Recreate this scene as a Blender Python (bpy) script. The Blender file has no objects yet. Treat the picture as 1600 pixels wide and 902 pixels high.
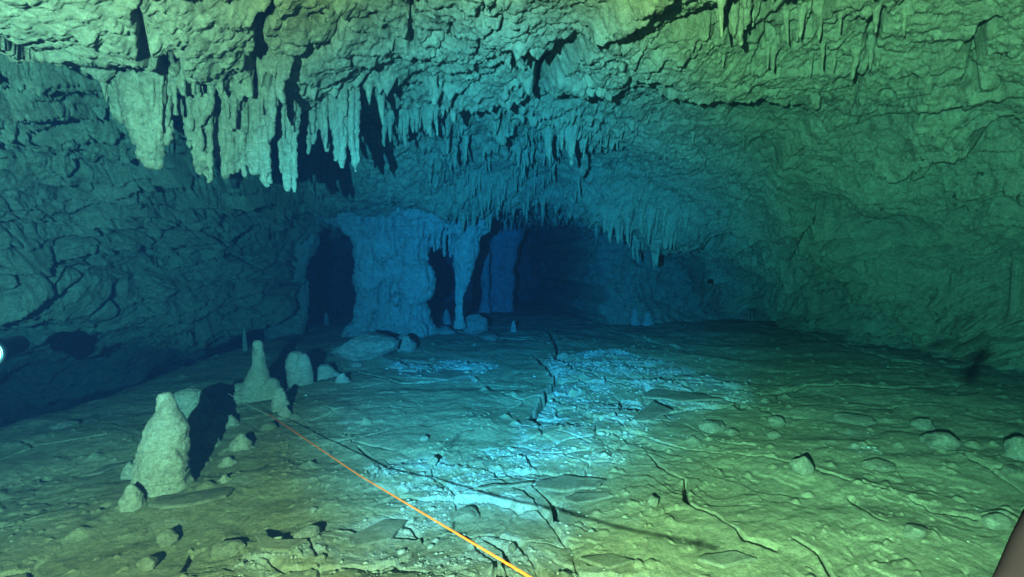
import bpy, math, random
import numpy as np
from concurrent.futures import ThreadPoolExecutor
from mathutils import Vector, Matrix
from mathutils.bvhtree import BVHTree

sc = bpy.context.scene
COL = sc.collection
random.seed(7)

# ------------------------------------------------------------------ camera
CAMZ, PITCH, LENS = 1.5, -3.3, 16.0
cam_d = bpy.data.cameras.new('camera'); cam = bpy.data.objects.new('camera', cam_d); COL.objects.link(cam)
cam.location = (0, 0, CAMZ); cam.rotation_euler = (math.radians(90 + PITCH), 0, 0)
cam_d.lens = LENS; cam_d.sensor_width = 36; cam_d.clip_start = 0.02; cam_d.clip_end = 200
sc.camera = cam

# ------------------------------------------------------------------ world (a closed, flooded cave: next to no ambient)
w = bpy.data.worlds.new('World'); sc.world = w; w.use_nodes = True
w.node_tree.nodes['Background'].inputs[0].default_value = (0.0, 0.02, 0.06, 1)
w.node_tree.nodes['Background'].inputs[1].default_value = 0.05
sc.view_settings.view_transform = 'Standard'; sc.view_settings.look = 'None'
sc.view_settings.gamma = 1; sc.view_settings.exposure = 0.0; sc.view_settings.use_curve_mapping = False
sc.cycles.use_denoising = True
sc.cycles.max_bounces = 5; sc.cycles.diffuse_bounces = 2; sc.cycles.volume_bounces = 1
sc.cycles.glossy_bounces = 1; sc.cycles.transmission_bounces = 1
sc.cycles.use_light_tree = True

# ------------------------------------------------------------------ the divers' lamp: one head left of the camera,
# a wide greenish flood and a colder, tighter beam; the two wall spots are added fill
LAMP = Vector((-0.72, -0.75, 1.5))
def spot(name, loc, target, power, color, ang, blend, size=0.03):
    l = bpy.data.lights.new(name, 'SPOT'); l.energy = power; l.color = color
    l.spot_size = math.radians(ang); l.spot_blend = blend; l.shadow_soft_size = size
    o = bpy.data.objects.new(name, l); COL.objects.link(o); o.location = loc
    o.rotation_euler = (Vector(target) - Vector(loc)).to_track_quat('-Z', 'Y').to_euler()
    return o
spot('flood_light', LAMP, (0.9, 4.5, 1.35), 3300, (1.0, 0.90, 0.34), 162, 0.6, 0.015)
spot('beam_light', LAMP, (0.4, 9.0, 1.35), 12500, (0.02, 0.76, 1.0), 57, 1.0, 0.015)
spot('right_wall_fill', LAMP, (5.0, 6.0, 1.1), 6800, (0.85, 1.0, 0.40), 72, 1.0, 0.015)  # added fill spot, brightens the right wall beyond what the lamp gives
spot('left_wall_fill', LAMP, (-5.2, 5.0, 2.4), 2900, (0.25, 0.88, 0.85), 70, 1.0, 0.015)  # added teal fill spot to lift the left wall, no separate diver's lamp

# ------------------------------------------------------------------ numpy noise
POOL = ThreadPoolExecutor(4); CH = 60000
def chunked(fn, P):
    n = len(P)
    parts = list(POOL.map(lambda i: fn(P[i:i + CH]), range(0, n, CH)))
    return np.concatenate(parts) if parts else np.zeros(0, np.float32)
def _h(ix, iy, iz, s):
    h = (ix.astype(np.uint32) * np.uint32(374761393) + iy.astype(np.uint32) * np.uint32(668265263)
         + iz.astype(np.uint32) * np.uint32(2147483647 - 61) + np.uint32((s * 144665 + 977) & 0xffffffff))
    h ^= h >> np.uint32(13); h *= np.uint32(1274126177); h ^= h >> np.uint32(16)
    h *= np.uint32(2246822519); h ^= h >> np.uint32(15)
    return h
def _perlin(P, s):
    F = np.floor(P); I = F.astype(np.int64); f = (P - F).astype(np.float32)
    u = f * f * f * (f * (f * 6 - 15) + 10)
    ix, iy, iz = I[:, 0], I[:, 1], I[:, 2]
    out = 0
    for dx in (0, 1):
        wx = u[:, 0] if dx else 1 - u[:, 0]
        for dy in (0, 1):
            wy = u[:, 1] if dy else 1 - u[:, 1]
            for dz in (0, 1):
                wz = u[:, 2] if dz else 1 - u[:, 2]
                h = _h(ix + dx, iy + dy, iz + dz, s)
                gx = (h & np.uint32(1023)).astype(np.float32) / 511.5 - 1
                gy = ((h >> np.uint32(10)) & np.uint32(1023)).astype(np.float32) / 511.5 - 1
                gz = ((h >> np.uint32(20)) & np.uint32(1023)).astype(np.float32) / 511.5 - 1
                out = out + wx * wy * wz * (gx * (f[:, 0] - dx) + gy * (f[:, 1] - dy) + gz * (f[:, 2] - dz))
    return (out * 1.4).astype(np.float32)
def noise(P, sc_, s=0):
    return chunked(lambda Q: _perlin(Q * np.asarray(sc_, np.float64), s), P)
def fbm(P, sc_, o=4, s=0, g=0.5, ridged=False, billow=False):
    t, a, n = 0, 1.0, 0.0
    sc_ = np.asarray(sc_, np.float64) * np.ones(3)
    for k in range(o):
        v = noise(P, sc_ * (2.03 ** k), s + k * 17)
        if ridged: v = 1 - 2.2 * np.abs(v)
        if billow: v = 2.2 * np.abs(v) - 0.6
        t = t + a * v; n += a; a *= g
    return t / n
def voronoi(P, sc_, s=0, flat=False):
    """cell random value and F2-F1"""
    def fn(Q):
        Q = Q * np.asarray(sc_, np.float64); F = np.floor(Q); I = F.astype(np.int64); f = Q - F
        d1 = np.full(len(Q), 9.0); d2 = np.full(len(Q), 9.0); r = np.zeros(len(Q))
        for dx in (-1, 0, 1):
            for dy in (-1, 0, 1):
                for dz in ((0,) if flat else (-1, 0, 1)):
                    h = _h(I[:, 0] + dx, I[:, 1] + dy, I[:, 2] * (0 if flat else 1) + dz, s)
                    px = dx + (h & np.uint32(1023)) / 1023.0; py = dy + ((h >> np.uint32(10)) & np.uint32(1023)) / 1023.0
                    pz = dz + ((h >> np.uint32(20)) & np.uint32(1023)) / 1023.0
                    d = (px - f[:, 0]) ** 2 + (py - f[:, 1]) ** 2 + (0 if flat else (pz - f[:, 2]) ** 2)
                    d = np.sqrt(d); c = d < d1
                    d2 = np.where(c, d1, np.minimum(d2, d)); d1 = np.where(c, d, d1)
                    r = np.where(c, ((h * np.uint32(2654435761)) >> np.uint32(12)).astype(np.float64) / 1048575.0, r)
        return np.stack([r, d2 - d1, d1], 1).astype(np.float32)
    return chunked(fn, P)
def ss(x, a, b):
    t = np.clip((x - a) / (b - a), 0, 1); return t * t * (3 - 2 * t)
def terrace(x, k, sharp=0.25):
    y = x * k; f = np.floor(y); r = y - f
    return (f + ss(r, 1 - sharp, 1)) / k

# ------------------------------------------------------------------ photograph pixel (1600x902) -> point in the cave
FP = LENS / 36 * 1600
cp, sp_ = math.cos(math.radians(PITCH)), math.sin(math.radians(PITCH))
def ray(px, py):
    u, v = (px - 800) / FP, (451 - py) / FP
    return Vector((u, cp - v * sp_, sp_ + v * cp))
def atY(px, py, Y):
    r = ray(px, py); return Vector((0, 0, CAMZ)) + r * (Y / r.y)
def atZ(px, py, z=0.0):
    r = ray(px, py); return Vector((0, 0, CAMZ)) + r * ((z - CAMZ) / r.z)

def polydist(X, Y, pts):
    d = np.full(len(X), 1e9)
    for (ax, ay), (bx, by) in zip(pts[:-1], pts[1:]):
        vx, vy = bx - ax, by - ay; L = vx * vx + vy * vy + 1e-9
        t = np.clip(((X - ax) * vx + (Y - ay) * vy) / L, 0, 1)
        d = np.minimum(d, (X - ax - t * vx) ** 2 + (Y - ay - t * vy) ** 2)
    return np.sqrt(d)
def inside(X, Y, pts):
    c = np.zeros(len(X), bool); n = len(pts)
    for i in range(n):
        (x1, y1), (x2, y2) = pts[i], pts[(i + 1) % n]
        if y1 == y2: continue
        k = ((y1 > Y) != (y2 > Y)) & (X < (x2 - x1) * (Y - y1) / (y2 - y1) + x1)
        c ^= k
    return c
def sdpoly(X, Y, pts):
    d = polydist(X, Y, list(pts) + [pts[0]])
    return np.where(inside(X, Y, pts), d, -d)

# ------------------------------------------------------------------ materials
def new_mat(name):
    m = bpy.data.materials.new(name); m.use_nodes = True; nt = m.node_tree
    return m, nt, nt.nodes['Principled BSDF']
def rock_material(name, c_dark, c_light, c_silt, mask_attr=None, c_mask=None, bump=1.0, scale=1.0):
    m, nt, b = new_mat(name); N, L = nt.nodes, nt.links
    tc = N.new('ShaderNodeNewGeometry')
    def tex(s, det, rough=0.6, dist=0.0):
        t = N.new('ShaderNodeTexNoise'); t.inputs['Scale'].default_value = s * scale
        t.inputs['Detail'].default_value = det; t.inputs['Roughness'].default_value = rough
        t.inputs['Distortion'].default_value = dist
        L.new(tc.outputs['Position'], t.inputs['Vector']); return t
    def mix(fac, a, c, lo=0.0, hi=1.0):
        r = N.new('ShaderNodeMapRange'); r.inputs['From Min'].default_value = lo; r.inputs['From Max'].default_value = hi
        L.new(fac, r.inputs['Value'])
        x = N.new('ShaderNodeMix'); x.data_type = 'RGBA'; L.new(r.outputs['Result'], x.inputs['Factor'])
        for s_, v in ((6, a), (7, c)):
            if isinstance(v, tuple): x.inputs[s_].default_value = (*v, 1)
            else: L.new(v, x.inputs[s_])
        return x.outputs[2]
    n1, n2, n3 = tex(1.3, 6, 0.65, 0.6), tex(7, 7, 0.7, 0.3), tex(34, 5, 0.7)
    c = mix(n2.outputs['Fac'], c_dark, c_light, 0.32, 0.66)
    c = mix(n1.outputs['Fac'], c, c_silt, 0.48, 0.62)
    n4 = tex(2.6, 5, 0.75, 1.2)
    c = mix(n4.outputs['Fac'], c, tuple(v * 0.50 for v in c_dark), 0.56, 0.68)
    if mask_attr:
        at = N.new('ShaderNodeAttribute'); at.attribute_name = mask_attr
        c = mix(at.outputs['Fac'], c, c_mask, 0.0, 1.0)
    sp = mix(n3.outputs['Fac'], (0.55, 0.55, 0.55), (1.25, 1.22, 1.15), 0.3, 0.7)
    mu = N.new('ShaderNodeMix'); mu.data_type = 'RGBA'; mu.blend_type = 'MULTIPLY'; mu.inputs['Factor'].default_value = 0.8
    L.new(c, mu.inputs[6]); L.new(sp, mu.inputs[7]); L.new(mu.outputs[2], b.inputs['Base Color'])
    b.inputs['Roughness'].default_value = 0.85; b.inputs['Specular IOR Level'].default_value = 0.15
    hgt = None
    for t, s_ in ((tex(22, 8, 0.75), 0.05), (tex(90, 4, 0.7), 0.012)):
        bp = N.new('ShaderNodeBump'); bp.inputs['Strength'].default_value = 1.0
        bp.inputs['Distance'].default_value = s_ * bump
        L.new(t.outputs['Fac'], bp.inputs['Height'])
        if hgt: L.new(hgt, bp.inputs['Normal'])
        hgt = bp.outputs['Normal']
    L.new(hgt, b.inputs['Normal'])
    return m
M_CEIL = rock_material('ceiling_limestone', (0.26, 0.235, 0.145), (0.42, 0.385, 0.235), (0.32, 0.29, 0.18), bump=1.5)
M_FLOOR = rock_material('silted_floor_rock', (0.22, 0.20, 0.125), (0.34, 0.31, 0.20), (0.27, 0.245, 0.155), 'calcite', (0.38, 0.38, 0.34), bump=0.8)
M_SPEL = rock_material('flowstone', (0.40, 0.37, 0.27), (0.62, 0.58, 0.45), (0.50, 0.46, 0.34), bump=1.8, scale=1.3)
M_PEND = rock_material('pendant_flowstone', (0.24, 0.22, 0.135), (0.42, 0.385, 0.24), (0.31, 0.28, 0.175), bump=1.8, scale=1.3)
M_STONE = rock_material('loose_stone', (0.21, 0.20, 0.145), (0.38, 0.36, 0.27), (0.26, 0.245, 0.17), bump=1.0, scale=1.6)
def plain(name, col, rough=0.5, metal=0.0, emit=None, es=0):
    m, nt, b = new_mat(name); b.inputs['Specular IOR Level'].default_value = 0.12; b.inputs['Roughness'].default_value = rough; b.inputs['Metallic'].default_value = metal
    t = nt.nodes.new('ShaderNodeTexNoise'); t.inputs['Scale'].default_value = 60
    x = nt.nodes.new('ShaderNodeMix'); x.data_type = 'RGBA'
    x.inputs[6].default_value = (*[v * 0.8 for v in col], 1); x.inputs[7].default_value = (*col, 1)
    nt.links.new(t.outputs['Fac'], x.inputs['Factor']); nt.links.new(x.outputs[2], b.inputs['Base Color'])
    if emit:
        b.inputs['Emission Color'].default_value = (*emit, 1); b.inputs['Emission Strength'].default_value = es
    return m

# ------------------------------------------------------------------ mesh helpers
def mesh_np(name, V, Fq, mat, smooth=True):
    me = bpy.data.meshes.new(name); nf, k = Fq.shape
    me.vertices.add(len(V)); me.vertices.foreach_set('co', V.astype(np.float32).ravel())
    me.loops.add(nf * k); me.loops.foreach_set('vertex_index', Fq.astype(np.int32).ravel())
    me.polygons.add(nf); me.polygons.foreach_set('loop_start', np.arange(0, nf * k, k, dtype=np.int32))
    me.polygons.foreach_set('loop_total', np.full(nf, k, np.int32))
    if smooth: me.polygons.foreach_set('use_smooth', np.ones(nf, bool))
    me.update(calc_edges=True); me.materials.append(mat); return me
def gridfaces(nu, nv):
    i = np.arange(nu - 1)[:, None] * nv + np.arange(nv - 1)[None, :]
    return np.stack([i, i + 1, i + nv + 1, i + nv], -1).reshape(-1, 4)
def link(name, me, parent=None, **props):
    o = bpy.data.objects.new(name, me); COL.objects.link(o)
    if parent: o.parent = parent
    for k, v in props.items(): o[k] = v
    return o
def tag(o, label, cat, group=None):
    o['label'] = label; o['category'] = cat
    if group: o['group'] = group
    return o

# ================================================================== CAVE FLOOR
LEFT_EDGE = -4.6
def floor_base(X, Y):
    z = -2.4 * ss(-X, -LEFT_EDGE - 0.1, -LEFT_EDGE + 4.2) ** 0.9
    z = z + 0.10 * ss(X, 2.5, 6.0)
    return z
def fl(pts): return [tuple(atZ(x, y)[:2]) for x, y in pts]
CRACKS = [   # traced fissures: points, half width (m), depth
    (fl([(838, 560), (868, 592), (852, 622), (828, 655)]), 0.030, 0.12),
    (fl([(855, 515), (872, 545), (866, 560), (905, 585), (980, 600)]), 0.035, 0.12),
    (fl([(1000, 585), (1060, 600), (1110, 622), (1150, 628)]), 0.030, 0.10),
    (fl([(990, 628), (1060, 640), (1160, 636)]), 0.030, 0.09),
    (fl([(1195, 618), (1260, 607), (1340, 612), (1400, 618), (1505, 611)]), 0.040, 0.14),
    (fl([(1235, 524), (1320, 552), (1400, 578), (1470, 586), (1550, 583)]), 0.050, 0.16),
    (fl([(1015, 712), (1035, 735), (1070, 750), (1075, 790), (1115, 810)]), 0.013, 0.05),
    (fl([(1118, 808), (1150, 835), (1165, 850), (1205, 860)]), 0.012, 0.05),
    (fl([(1245, 720), (1275, 742), (1330, 760), (1380, 772)]), 0.014, 0.05),
    (fl([(1240, 850), (1275, 868), (1300, 902), (1310, 940)]), 0.012, 0.06),
    (fl([(1328, 785), (1345, 800), (1370, 818), (1385, 825)]), 0.011, 0.04),
    (fl([(1430, 790), (1460, 806), (1520, 815)]), 0.012, 0.04),
    (fl([(830, 760), (865, 785), (868, 815)]), 0.010, 0.04),
    (fl([(870, 680), (905, 690), (925, 700)]), 0.010, 0.035),
    (fl([(560, 700), (600, 735), (575, 760)]), 0.006, 0.02),
    (fl([(1500, 720), (1540, 745), (1610, 752)]), 0.014, 0.05),
    (fl([(1070, 660), (1120, 690), (1180, 700)]), 0.010, 0.03),
    (fl([(760, 835), (790, 850), (800, 880)]), 0.008, 0.03),
    (fl([(285, 890), (300, 860), (320, 850)]), 0.008, 0.03),
    (fl([(920, 505), (1000, 530), (1060, 545)]), 0.03, 0.08),
    (fl([(700, 515), (760, 525), (830, 530), (860, 540)]), 0.03, 0.06),
    (fl([(560, 580), (620, 598), (700, 592)]), 0.02, 0.05),
]
CALCITE = [  # areas of bare white crust
    fl([(862, 560), (960, 550), (1080, 575), (1160, 600), (1180, 630), (1080, 640), (1010, 660), (985, 710), (930, 745), (905, 790), (860, 790), (770, 745), (690, 725), (800, 700), (830, 660), (860, 610)]),
    fl([(600, 565), (720, 560), (770, 575), (720, 592), (640, 590)]),
    fl([(590, 730), (700, 715), (760, 745), (860, 790), (900, 820), (870, 870), (700, 905), (560, 890), (430, 900), (330, 890), (420, 850), (520, 830), (640, 800), (600, 760)]),
    fl([(700, 905), (870, 870), (980, 890), (1000, 1000), (600, 1000)]),
]
def floor_height(P):
    X, Y = P[:, 0], P[:, 1]; r = np.hypot(X, Y)
    wx = noise(P, 1.7, 3) * 0.12 + noise(P, 6.0, 4) * 0.035 + noise(P, 18.0, 5) * 0.012
    wy = noise(P, 1.7, 8) * 0.12 + noise(P, 6.0, 9) * 0.035 + noise(P, 18.0, 10) * 0.012
    Xw, Yw = X + wx, Y + wy
    z = floor_base(X, Y) + 0.10 * fbm(P, 0.45, 3, 20) * ss(r, 1.5, 4)
    # thin crusts lying over one another: terraced relief with crisp little steps
    q = P.copy(); q[:, 0] = Xw * 0.9 + Yw * 0.25; q[:, 1] = Yw * 1.15
    t1 = fbm(q, (1.1, 1.2, 1), 4, 40)
    g1 = ss(fbm(P, 0.8, 3, 72), 0.10, 0.2)
    z += 0.09 * t1 * (1 - g1) + g1 * 0.09 * terrace(t1, 8, 0.08)
    t2 = fbm(q, (3.0, 3.2, 1), 4, 60)
    z += 0.022 * terrace(t2, 4, 0.12) * ss(fbm(P, 0.9, 2, 71), 0.05, 0.25)
    # calcite areas
    pat0 = fbm(P, 2.6, 4, 91)
    cal = np.zeros(len(P))
    for c in CALCITE:
        cal = np.maximum(cal, ss(sdpoly(X + wx * 1.1, Y + wy * 1.1, c) + 0.10 * pat0, -0.14, 0.10))
    pat = fbm(q, 2.6, 4, 90)
    fine = fbm(q, 9.0, 4, 93, 0.6)
    m = cal * (0.15 + 0.85 * ss(pat + 0.5 * fine, -0.16, 0.16))
    m = np.maximum(m, 0.40 * ss(pat + .4 * fine, 0.24, 0.42) * ss(fbm(P, 0.9, 2, 95), -0.05, 0.2))
    # plates and rubble in the broken areas
    vp = voronoi(q, 3.2, 5, True); vs = voronoi(q + wx[:, None], 14.0, 9, True); vt = voronoi(q, 33.0, 11, True)
    plate = (vp[:, 0] - 0.5) * 0.05 - 0.035 * (1 - ss(vp[:, 1], 0.0, 0.07))
    z += cal * plate
    rub = 0.022 * (vs[:, 0] ** 2) * ss(vs[:, 1], 0, 0.35) + 0.007 * vt[:, 0] * ss(vt[:, 1], 0, .4)
    z += rub * (m * 0.9 + 0.12) * ss(fbm(P, 1.1, 2, 130), -0.2, 0.15)
    # silt ripples, stretched, on the right
    st = P.copy(); a = math.radians(-28)
    st[:, 0] = Xw * math.cos(a) - Yw * math.sin(a); st[:, 1] = Xw * math.sin(a) + Yw * math.cos(a)
    z += 0.009 * fbm(st, (2.2, 9.0, 1), 4, 150, ridged=True) * ss(X, 0.1, 1.0)
    peb = voronoi(np.stack([Xw, Yw, Yw * 0], 1), 21.0, 33, True)
    z += 0.012 * np.where(peb[:, 0] > 0.82, ss(0.42 - peb[:, 2], 0, 0.3), 0) * ss(fbm(P, 1.4, 3, 180), -0.25, 0.2)
    pe2 = voronoi(np.stack([X, Y, Y * 0], 1), 9.0, 35, True)
    z += 0.022 * np.where(pe2[:, 0] > 0.90, ss(0.36 - pe2[:, 2], 0, 0.3), 0) * ss(X + fbm(P, 1.2, 2, 181), 0.0, 0.8)
    z += 0.013 * fbm(P, 2.2, 4, 160, 0.55) + 0.006 * fbm(P, 14, 4, 170, 0.6)
    # scattered pits and nodules
    vn = voronoi(P, 2.1, 31, True)
    z += 0.03 * np.where(vn[:, 0] > 0.8, ss(0.16 - vn[:, 2], 0, 0.16), 0) * (0.4 + vn[:, 0])
    # traced cracks; the far lip stands slightly proud
    for pts, hw, dp in CRACKS:
        hw = hw * 1.25 + 0.004; dp = dp * 1.5 + 0.02
        d = polydist(X + wx * 0.25, Y + wy * 0.25, pts)
        wv = hw * (0.75 + 0.9 * noise(P, 5.0, 200))
        z -= dp * (1 - ss(d, wv * 0.5, wv * 1.25)) - 0.005 * (1 - ss(d, wv * 1.2, wv * 1.2 + 0.10))
    # natural cracks
    vc = voronoi(np.stack([Xw, Yw, Yw * 0], 1), (0.85, 1.1, 1), 77, True)
    gate = ss(fbm(P, 0.9, 2, 210), 0.0, 0.2)
    z -= 0.05 * gate * (1 - ss(vc[:, 1], 0.004, 0.022))
    return z, m
nth, nr = 1150, 1100
th = np.concatenate([np.linspace(-math.pi * 0.98, -1.22, 60)[:-1], np.linspace(-1.22, 1.12, nth), np.linspace(1.12, math.pi * .98, 60)[1:]])
tt = np.linspace(0, 1, nr)
rr = 1 / (1 / 0.9 + (1 / 24.0 - 1 / 0.9) * (0.72 * tt ** 1.15 + 0.28 * ss(tt, 0, 1)))
rr = np.exp(0.45 * np.log(rr) + 0.55 * np.log(0.9 * (24 / 0.9) ** tt))
rr = np.concatenate([[0.02, 0.3], rr])
R, T = np.meshgrid(rr, th, indexing='ij')
FV = np.stack([(R * np.sin(T)).ravel(), (R * np.cos(T)).ravel(), np.zeros(R.size)], 1)
fz, fm = floor_height(FV); FV[:, 2] = fz
me = mesh_np('cave_floor', FV, gridfaces(*R.shape)[:, ::-1], M_FLOOR)
at_ = me.attributes.new('calcite', 'FLOAT', 'POINT'); at_.data.foreach_set('value', fm.astype(np.float32))
link('cave_floor', me, kind='structure')
_FZ = fz.reshape(R.shape)
def floor_z(x, y):
    i = float(np.interp(math.hypot(x, y), rr, np.arange(len(rr)))); j = float(np.interp(math.atan2(x, y), th, np.arange(len(th))))
    i0, j0 = min(int(i), len(rr) - 2), min(int(j), len(th) - 2); a, b = i - i0, j - j0
    return float(_FZ[i0, j0] * (1 - a) * (1 - b) + _FZ[i0 + 1, j0] * a * (1 - b) + _FZ[i0, j0 + 1] * (1 - a) * b + _FZ[i0 + 1, j0 + 1] * a * b)

# ================================================================== CAVE VAULT (walls and ceiling)
PROF = {  # Y: (X, z) from the left foot over the ceiling to the right foot
    -3.0: [(-6.0, -3.2), (-6.0, -1.6), (-5.0, 0.3), (-4.8, 1.1), (-4.3, 1.8), (-3.4, 2.4), (-2.2, 2.7), (-0.8, 2.8), (0.8, 2.8), (2.4, 2.7), (3.8, 2.3), (4.6, 1.6), (5.0, 0.7), (5.2, -0.3)],
    0.0: [(-12.8, -3.2), (-12.5, -1.6), (-8.5, 0.2), (-5.6, 1.2), (-5.0, 1.8), (-4.2, 2.5), (-2.8, 3.0), (-1.0, 3.15), (1.0, 3.2), (3.0, 3.15), (4.6, 2.8), (5.6, 1.9), (6.1, 0.9), (6.4, -0.3)],
    3.0: [(-13.4, -3.2), (-13.0, -1.6), (-8.8, 0.3), (-5.5, 1.15), (-5.0, 1.7), (-4.3, 2.5), (-3.1, 3.15), (-1.1, 3.3), (1.1, 3.3), (3.2, 3.2), (4.9, 2.75), (5.9, 1.9), (6.35, 0.9), (6.7, -0.3)],
    5.0: [(-13.4, -3.2), (-12.8, -1.6), (-8.5, 0.2), (-5.4, 1.0), (-5.1, 1.6), (-4.5, 2.4), (-3.4, 3.1), (-1.2, 3.35), (1.1, 3.35), (3.0, 3.2), (4.6, 2.7), (5.7, 1.9), (6.2, 0.9), (6.5, -0.3)],
    7.0: [(-12.6, -3.2), (-12.0, -1.6), (-7.6, 0.1), (-5.5, 0.6), (-5.1, 1.4), (-4.7, 2.2), (-3.7, 2.95), (-1.4, 3.25), (1.0, 3.2), (2.9, 2.95), (4.1, 2.4), (5.1, 1.6), (5.8, 0.8), (6.1, -0.3)],
    9.0: [(-11.0, -3.2), (-10.0, -1.6), (-6.6, 0.0), (-5.0, 0.5), (-4.8, 1.2), (-4.5, 2.0), (-3.8, 2.7), (-1.6, 2.95), (0.8, 2.8), (2.6, 2.5), (3.9, 1.95), (4.8, 1.4), (5.4, 0.7), (5.7, -0.3)],
    11.0: [(-10.5, -3.2), (-10.0, -1.6), (-7.2, 0.0), (-6.0, 0.6), (-5.8, 1.2), (-5.3, 1.9), (-4.2, 2.5), (-1.8, 2.7), (0.8, 2.55), (2.4, 2.3), (3.6, 1.9), (4.4, 1.4), (5.0, 0.7), (5.3, -0.3)],
    14.0: [(-10.4, -3.2), (-10.0, -1.6), (-8.4, 0.0), (-8.0, 0.6), (-7.4, 1.2), (-6.4, 1.9), (-4.6, 2.6), (-1.8, 2.8), (0.8, 2.7), (2.4, 2.4), (3.6, 1.9), (4.6, 1.4), (5.2, 0.7), (5.6, -0.3)],
    20.0: [(-10.6, -3.2), (-10.2, -1.6), (-9.4, 0.0), (-9.0, 0.6), (-8.4, 1.2), (-7.0, 1.9), (-4.8, 2.5), (-1.8, 2.8), (0.8, 2.7), (2.4, 2.4), (3.8, 2.0), (5.0, 1.4), (5.6, 0.7), (6.0, -0.3)],
}
def catmull(P0, P1, P2, P3, t):
    return 0.5 * ((2 * P1) + (-P0 + P2) * t + (2 * P0 - 5 * P1 + 4 * P2 - P3) * t * t + (-P0 + 3 * P1 - 3 * P2 + P3) * t ** 3)
Ys = np.array(sorted(PROF)); PR = np.array([PROF[y] for y in Ys])      # (S,14,2)
def dense_profiles(NV):
    # finely sampled in v then re-spaced by weighted arc length
    k = PR.shape[1]; vv = np.linspace(0, k - 1 - 1e-6, 1200); i = vv.astype(int); t = (vv - i)[None, :, None]
    g = lambda j: PR[:, np.clip(j, 0, k - 1)]
    D = catmull(g(i - 1), g(i), g(i + 1), g(i + 2), t)
    out = []
    for row in D:
        seg = np.hypot(*(row[1:] - row[:-1]).T)
        mid = (row[1:] + row[:-1]) / 2
        wgt = np.where(mid[:, 0] < -5.8, 0.35, 1.0)
        s = np.concatenate([[0], np.cumsum(seg * wgt)]); s /= s[-1]
        q = np.linspace(0, 1, NV)
        out.append(np.stack([np.interp(q, s, row[:, 0]), np.interp(q, s, row[:, 1])], 1))
    return np.array(out)
NV, NU = 1700, 1350
DP = dense_profiles(NV)
A_ = 1.4
tY = np.linspace(math.asinh(-3.0 / A_), math.asinh(19.9 / A_), NU); YY = A_ * np.sinh(tY)
seg = np.clip(np.searchsorted(Ys, YY, side='right') - 1, 0, len(Ys) - 2)
ft = (YY - Ys[seg]) / (Ys[seg + 1] - Ys[seg]); ft = ft[:, None, None]
ft = ft * ft * (3 - 2 * ft) * 0.5 + ft * 0.5
S0, S1 = DP[seg], DP[seg + 1]
XZ = S0 * (1 - ft) + S1 * ft
G = np.empty((NU, NV, 3)); G[..., 0] = XZ[..., 0]; G[..., 1] = YY[:, None]; G[..., 2] = XZ[..., 1]
du = np.gradient(G, axis=0); dv = np.gradient(G, axis=1)
Nn = np.cross(dv, du); Nn /= np.linalg.norm(Nn, axis=2, keepdims=True) + 1e-9
cen = np.array([0, 0, 1.4]); inw = cen - G; inw[..., 1] = 0
Nn *= np.sign(np.sum(Nn * inw, 2, keepdims=True) + 1e-12)
VP = G.reshape(-1, 3).copy(); VN = Nn.reshape(-1, 3)

def cl(pts): return [tuple(atZ(x, y, z)[:2]) for x, y, z in pts]
SLAB = cl([(60, 120, 2.9), (130, 190, 2.5), (215, 195, 2.45), (300, 175, 2.6), (400, 170, 2.65), (450, 205, 2.6), (500, 200, 2.7), (590, 195, 2.85), (660, 170, 2.95), (700, 205, 2.95), (765, 200, 2.95),
           (835, 182, 3.0), (850, 100, 3.05), (905, 72, 3.05), (975, 45, 3.05), (1060, -5, 3.05), (1200, -120, 3.0)]) + [(1.2, -2.9), (-3.6, -2.9), (-3.9, 1.5)]
LEDGE = cl([(850, 150, 3.2), (960, 135, 3.2), (1060, 152, 3.1), (1150, 160, 3.1), (1275, 190, 3.0), (1215, 250, 2.8), (1200, 320, 2.4), (1215, 375, 2.0)]) + [(6.5, 8.0), (9.0, 3), (6, -2.9), (1.0, -2.9), (0.9, 2.2), (0.5, 3.2)]
GROOVES = [(cl(p), hw, dp) for p, hw, dp in [
    ([(640, 5, 3.0), (648, 45, 3.0), (640, 105, 3.0)], 0.03, 0.12),
    ([(745, -10, 3.0), (700, 15, 3.0), (680, 30, 3.0)], 0.04, 0.16),
    ([(1070, -20, 3.05), (1000, 40, 3.05), (935, 62, 3.05)], 0.05, 0.2),
    ([(900, 70, 3.05), (878, 88, 3.05), (852, 105, 3.05), (850, 150, 3.05), (815, 190, 3.05)], 0.045, 0.2),
    ([(810, 125, 3.0), (780, 145, 3.0), (715, 180, 3.0)], 0.03, 0.09),
    ([(425, 40, 2.9), (415, 90, 2.8), (395, 160, 2.7)], 0.05, 0.2),
    ([(265, 60, 2.8), (262, 120, 2.7), (265, 170, 2.6)], 0.05, 0.2),
    ([(215, -30, 2.9), (225, 20, 2.9), (240, 60, 2.8)], 0.035, 0.14),
    ([(180, 60, 2.8), (190, 130, 2.7)], 0.02, 0.08),
    ([(1290, -20, 3.1), (1275, 30, 3.1), (1262, 70, 3.1)], 0.035, 0.16),
    ([(1180, -20, 3.1), (1175, 40, 3.1), (1163, 75, 3.1)], 0.035, 0.16),
    ([(1370, 35, 3.1), (1355, 95, 3.1)], 0.03, 0.12),
    ([(1375, 80, 3.1), (1335, 120, 3.1), (1335, 155, 3.1)], 0.025, 0.1),
    ([(1205, 75, 3.1), (1170, 115, 3.1)], 0.02, 0.09),
    ([(1540, 50, 3.0), (1520, 90, 2.9), (1518, 130, 2.9)], 0.05, 0.2),
    ([(1240, 368, 2.0), (1262, 350, 2.1), (1285, 330, 2.2)], 0.06, 0.2),
    ([(1185, 60, 3.1), (1200, 20, 3.1)], 0.02, .08),
    ([(990, 175, 3.2), (1010, 160, 3.2), (1045, 150, 3.2)], 0.03, 0.1),
]]
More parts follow.
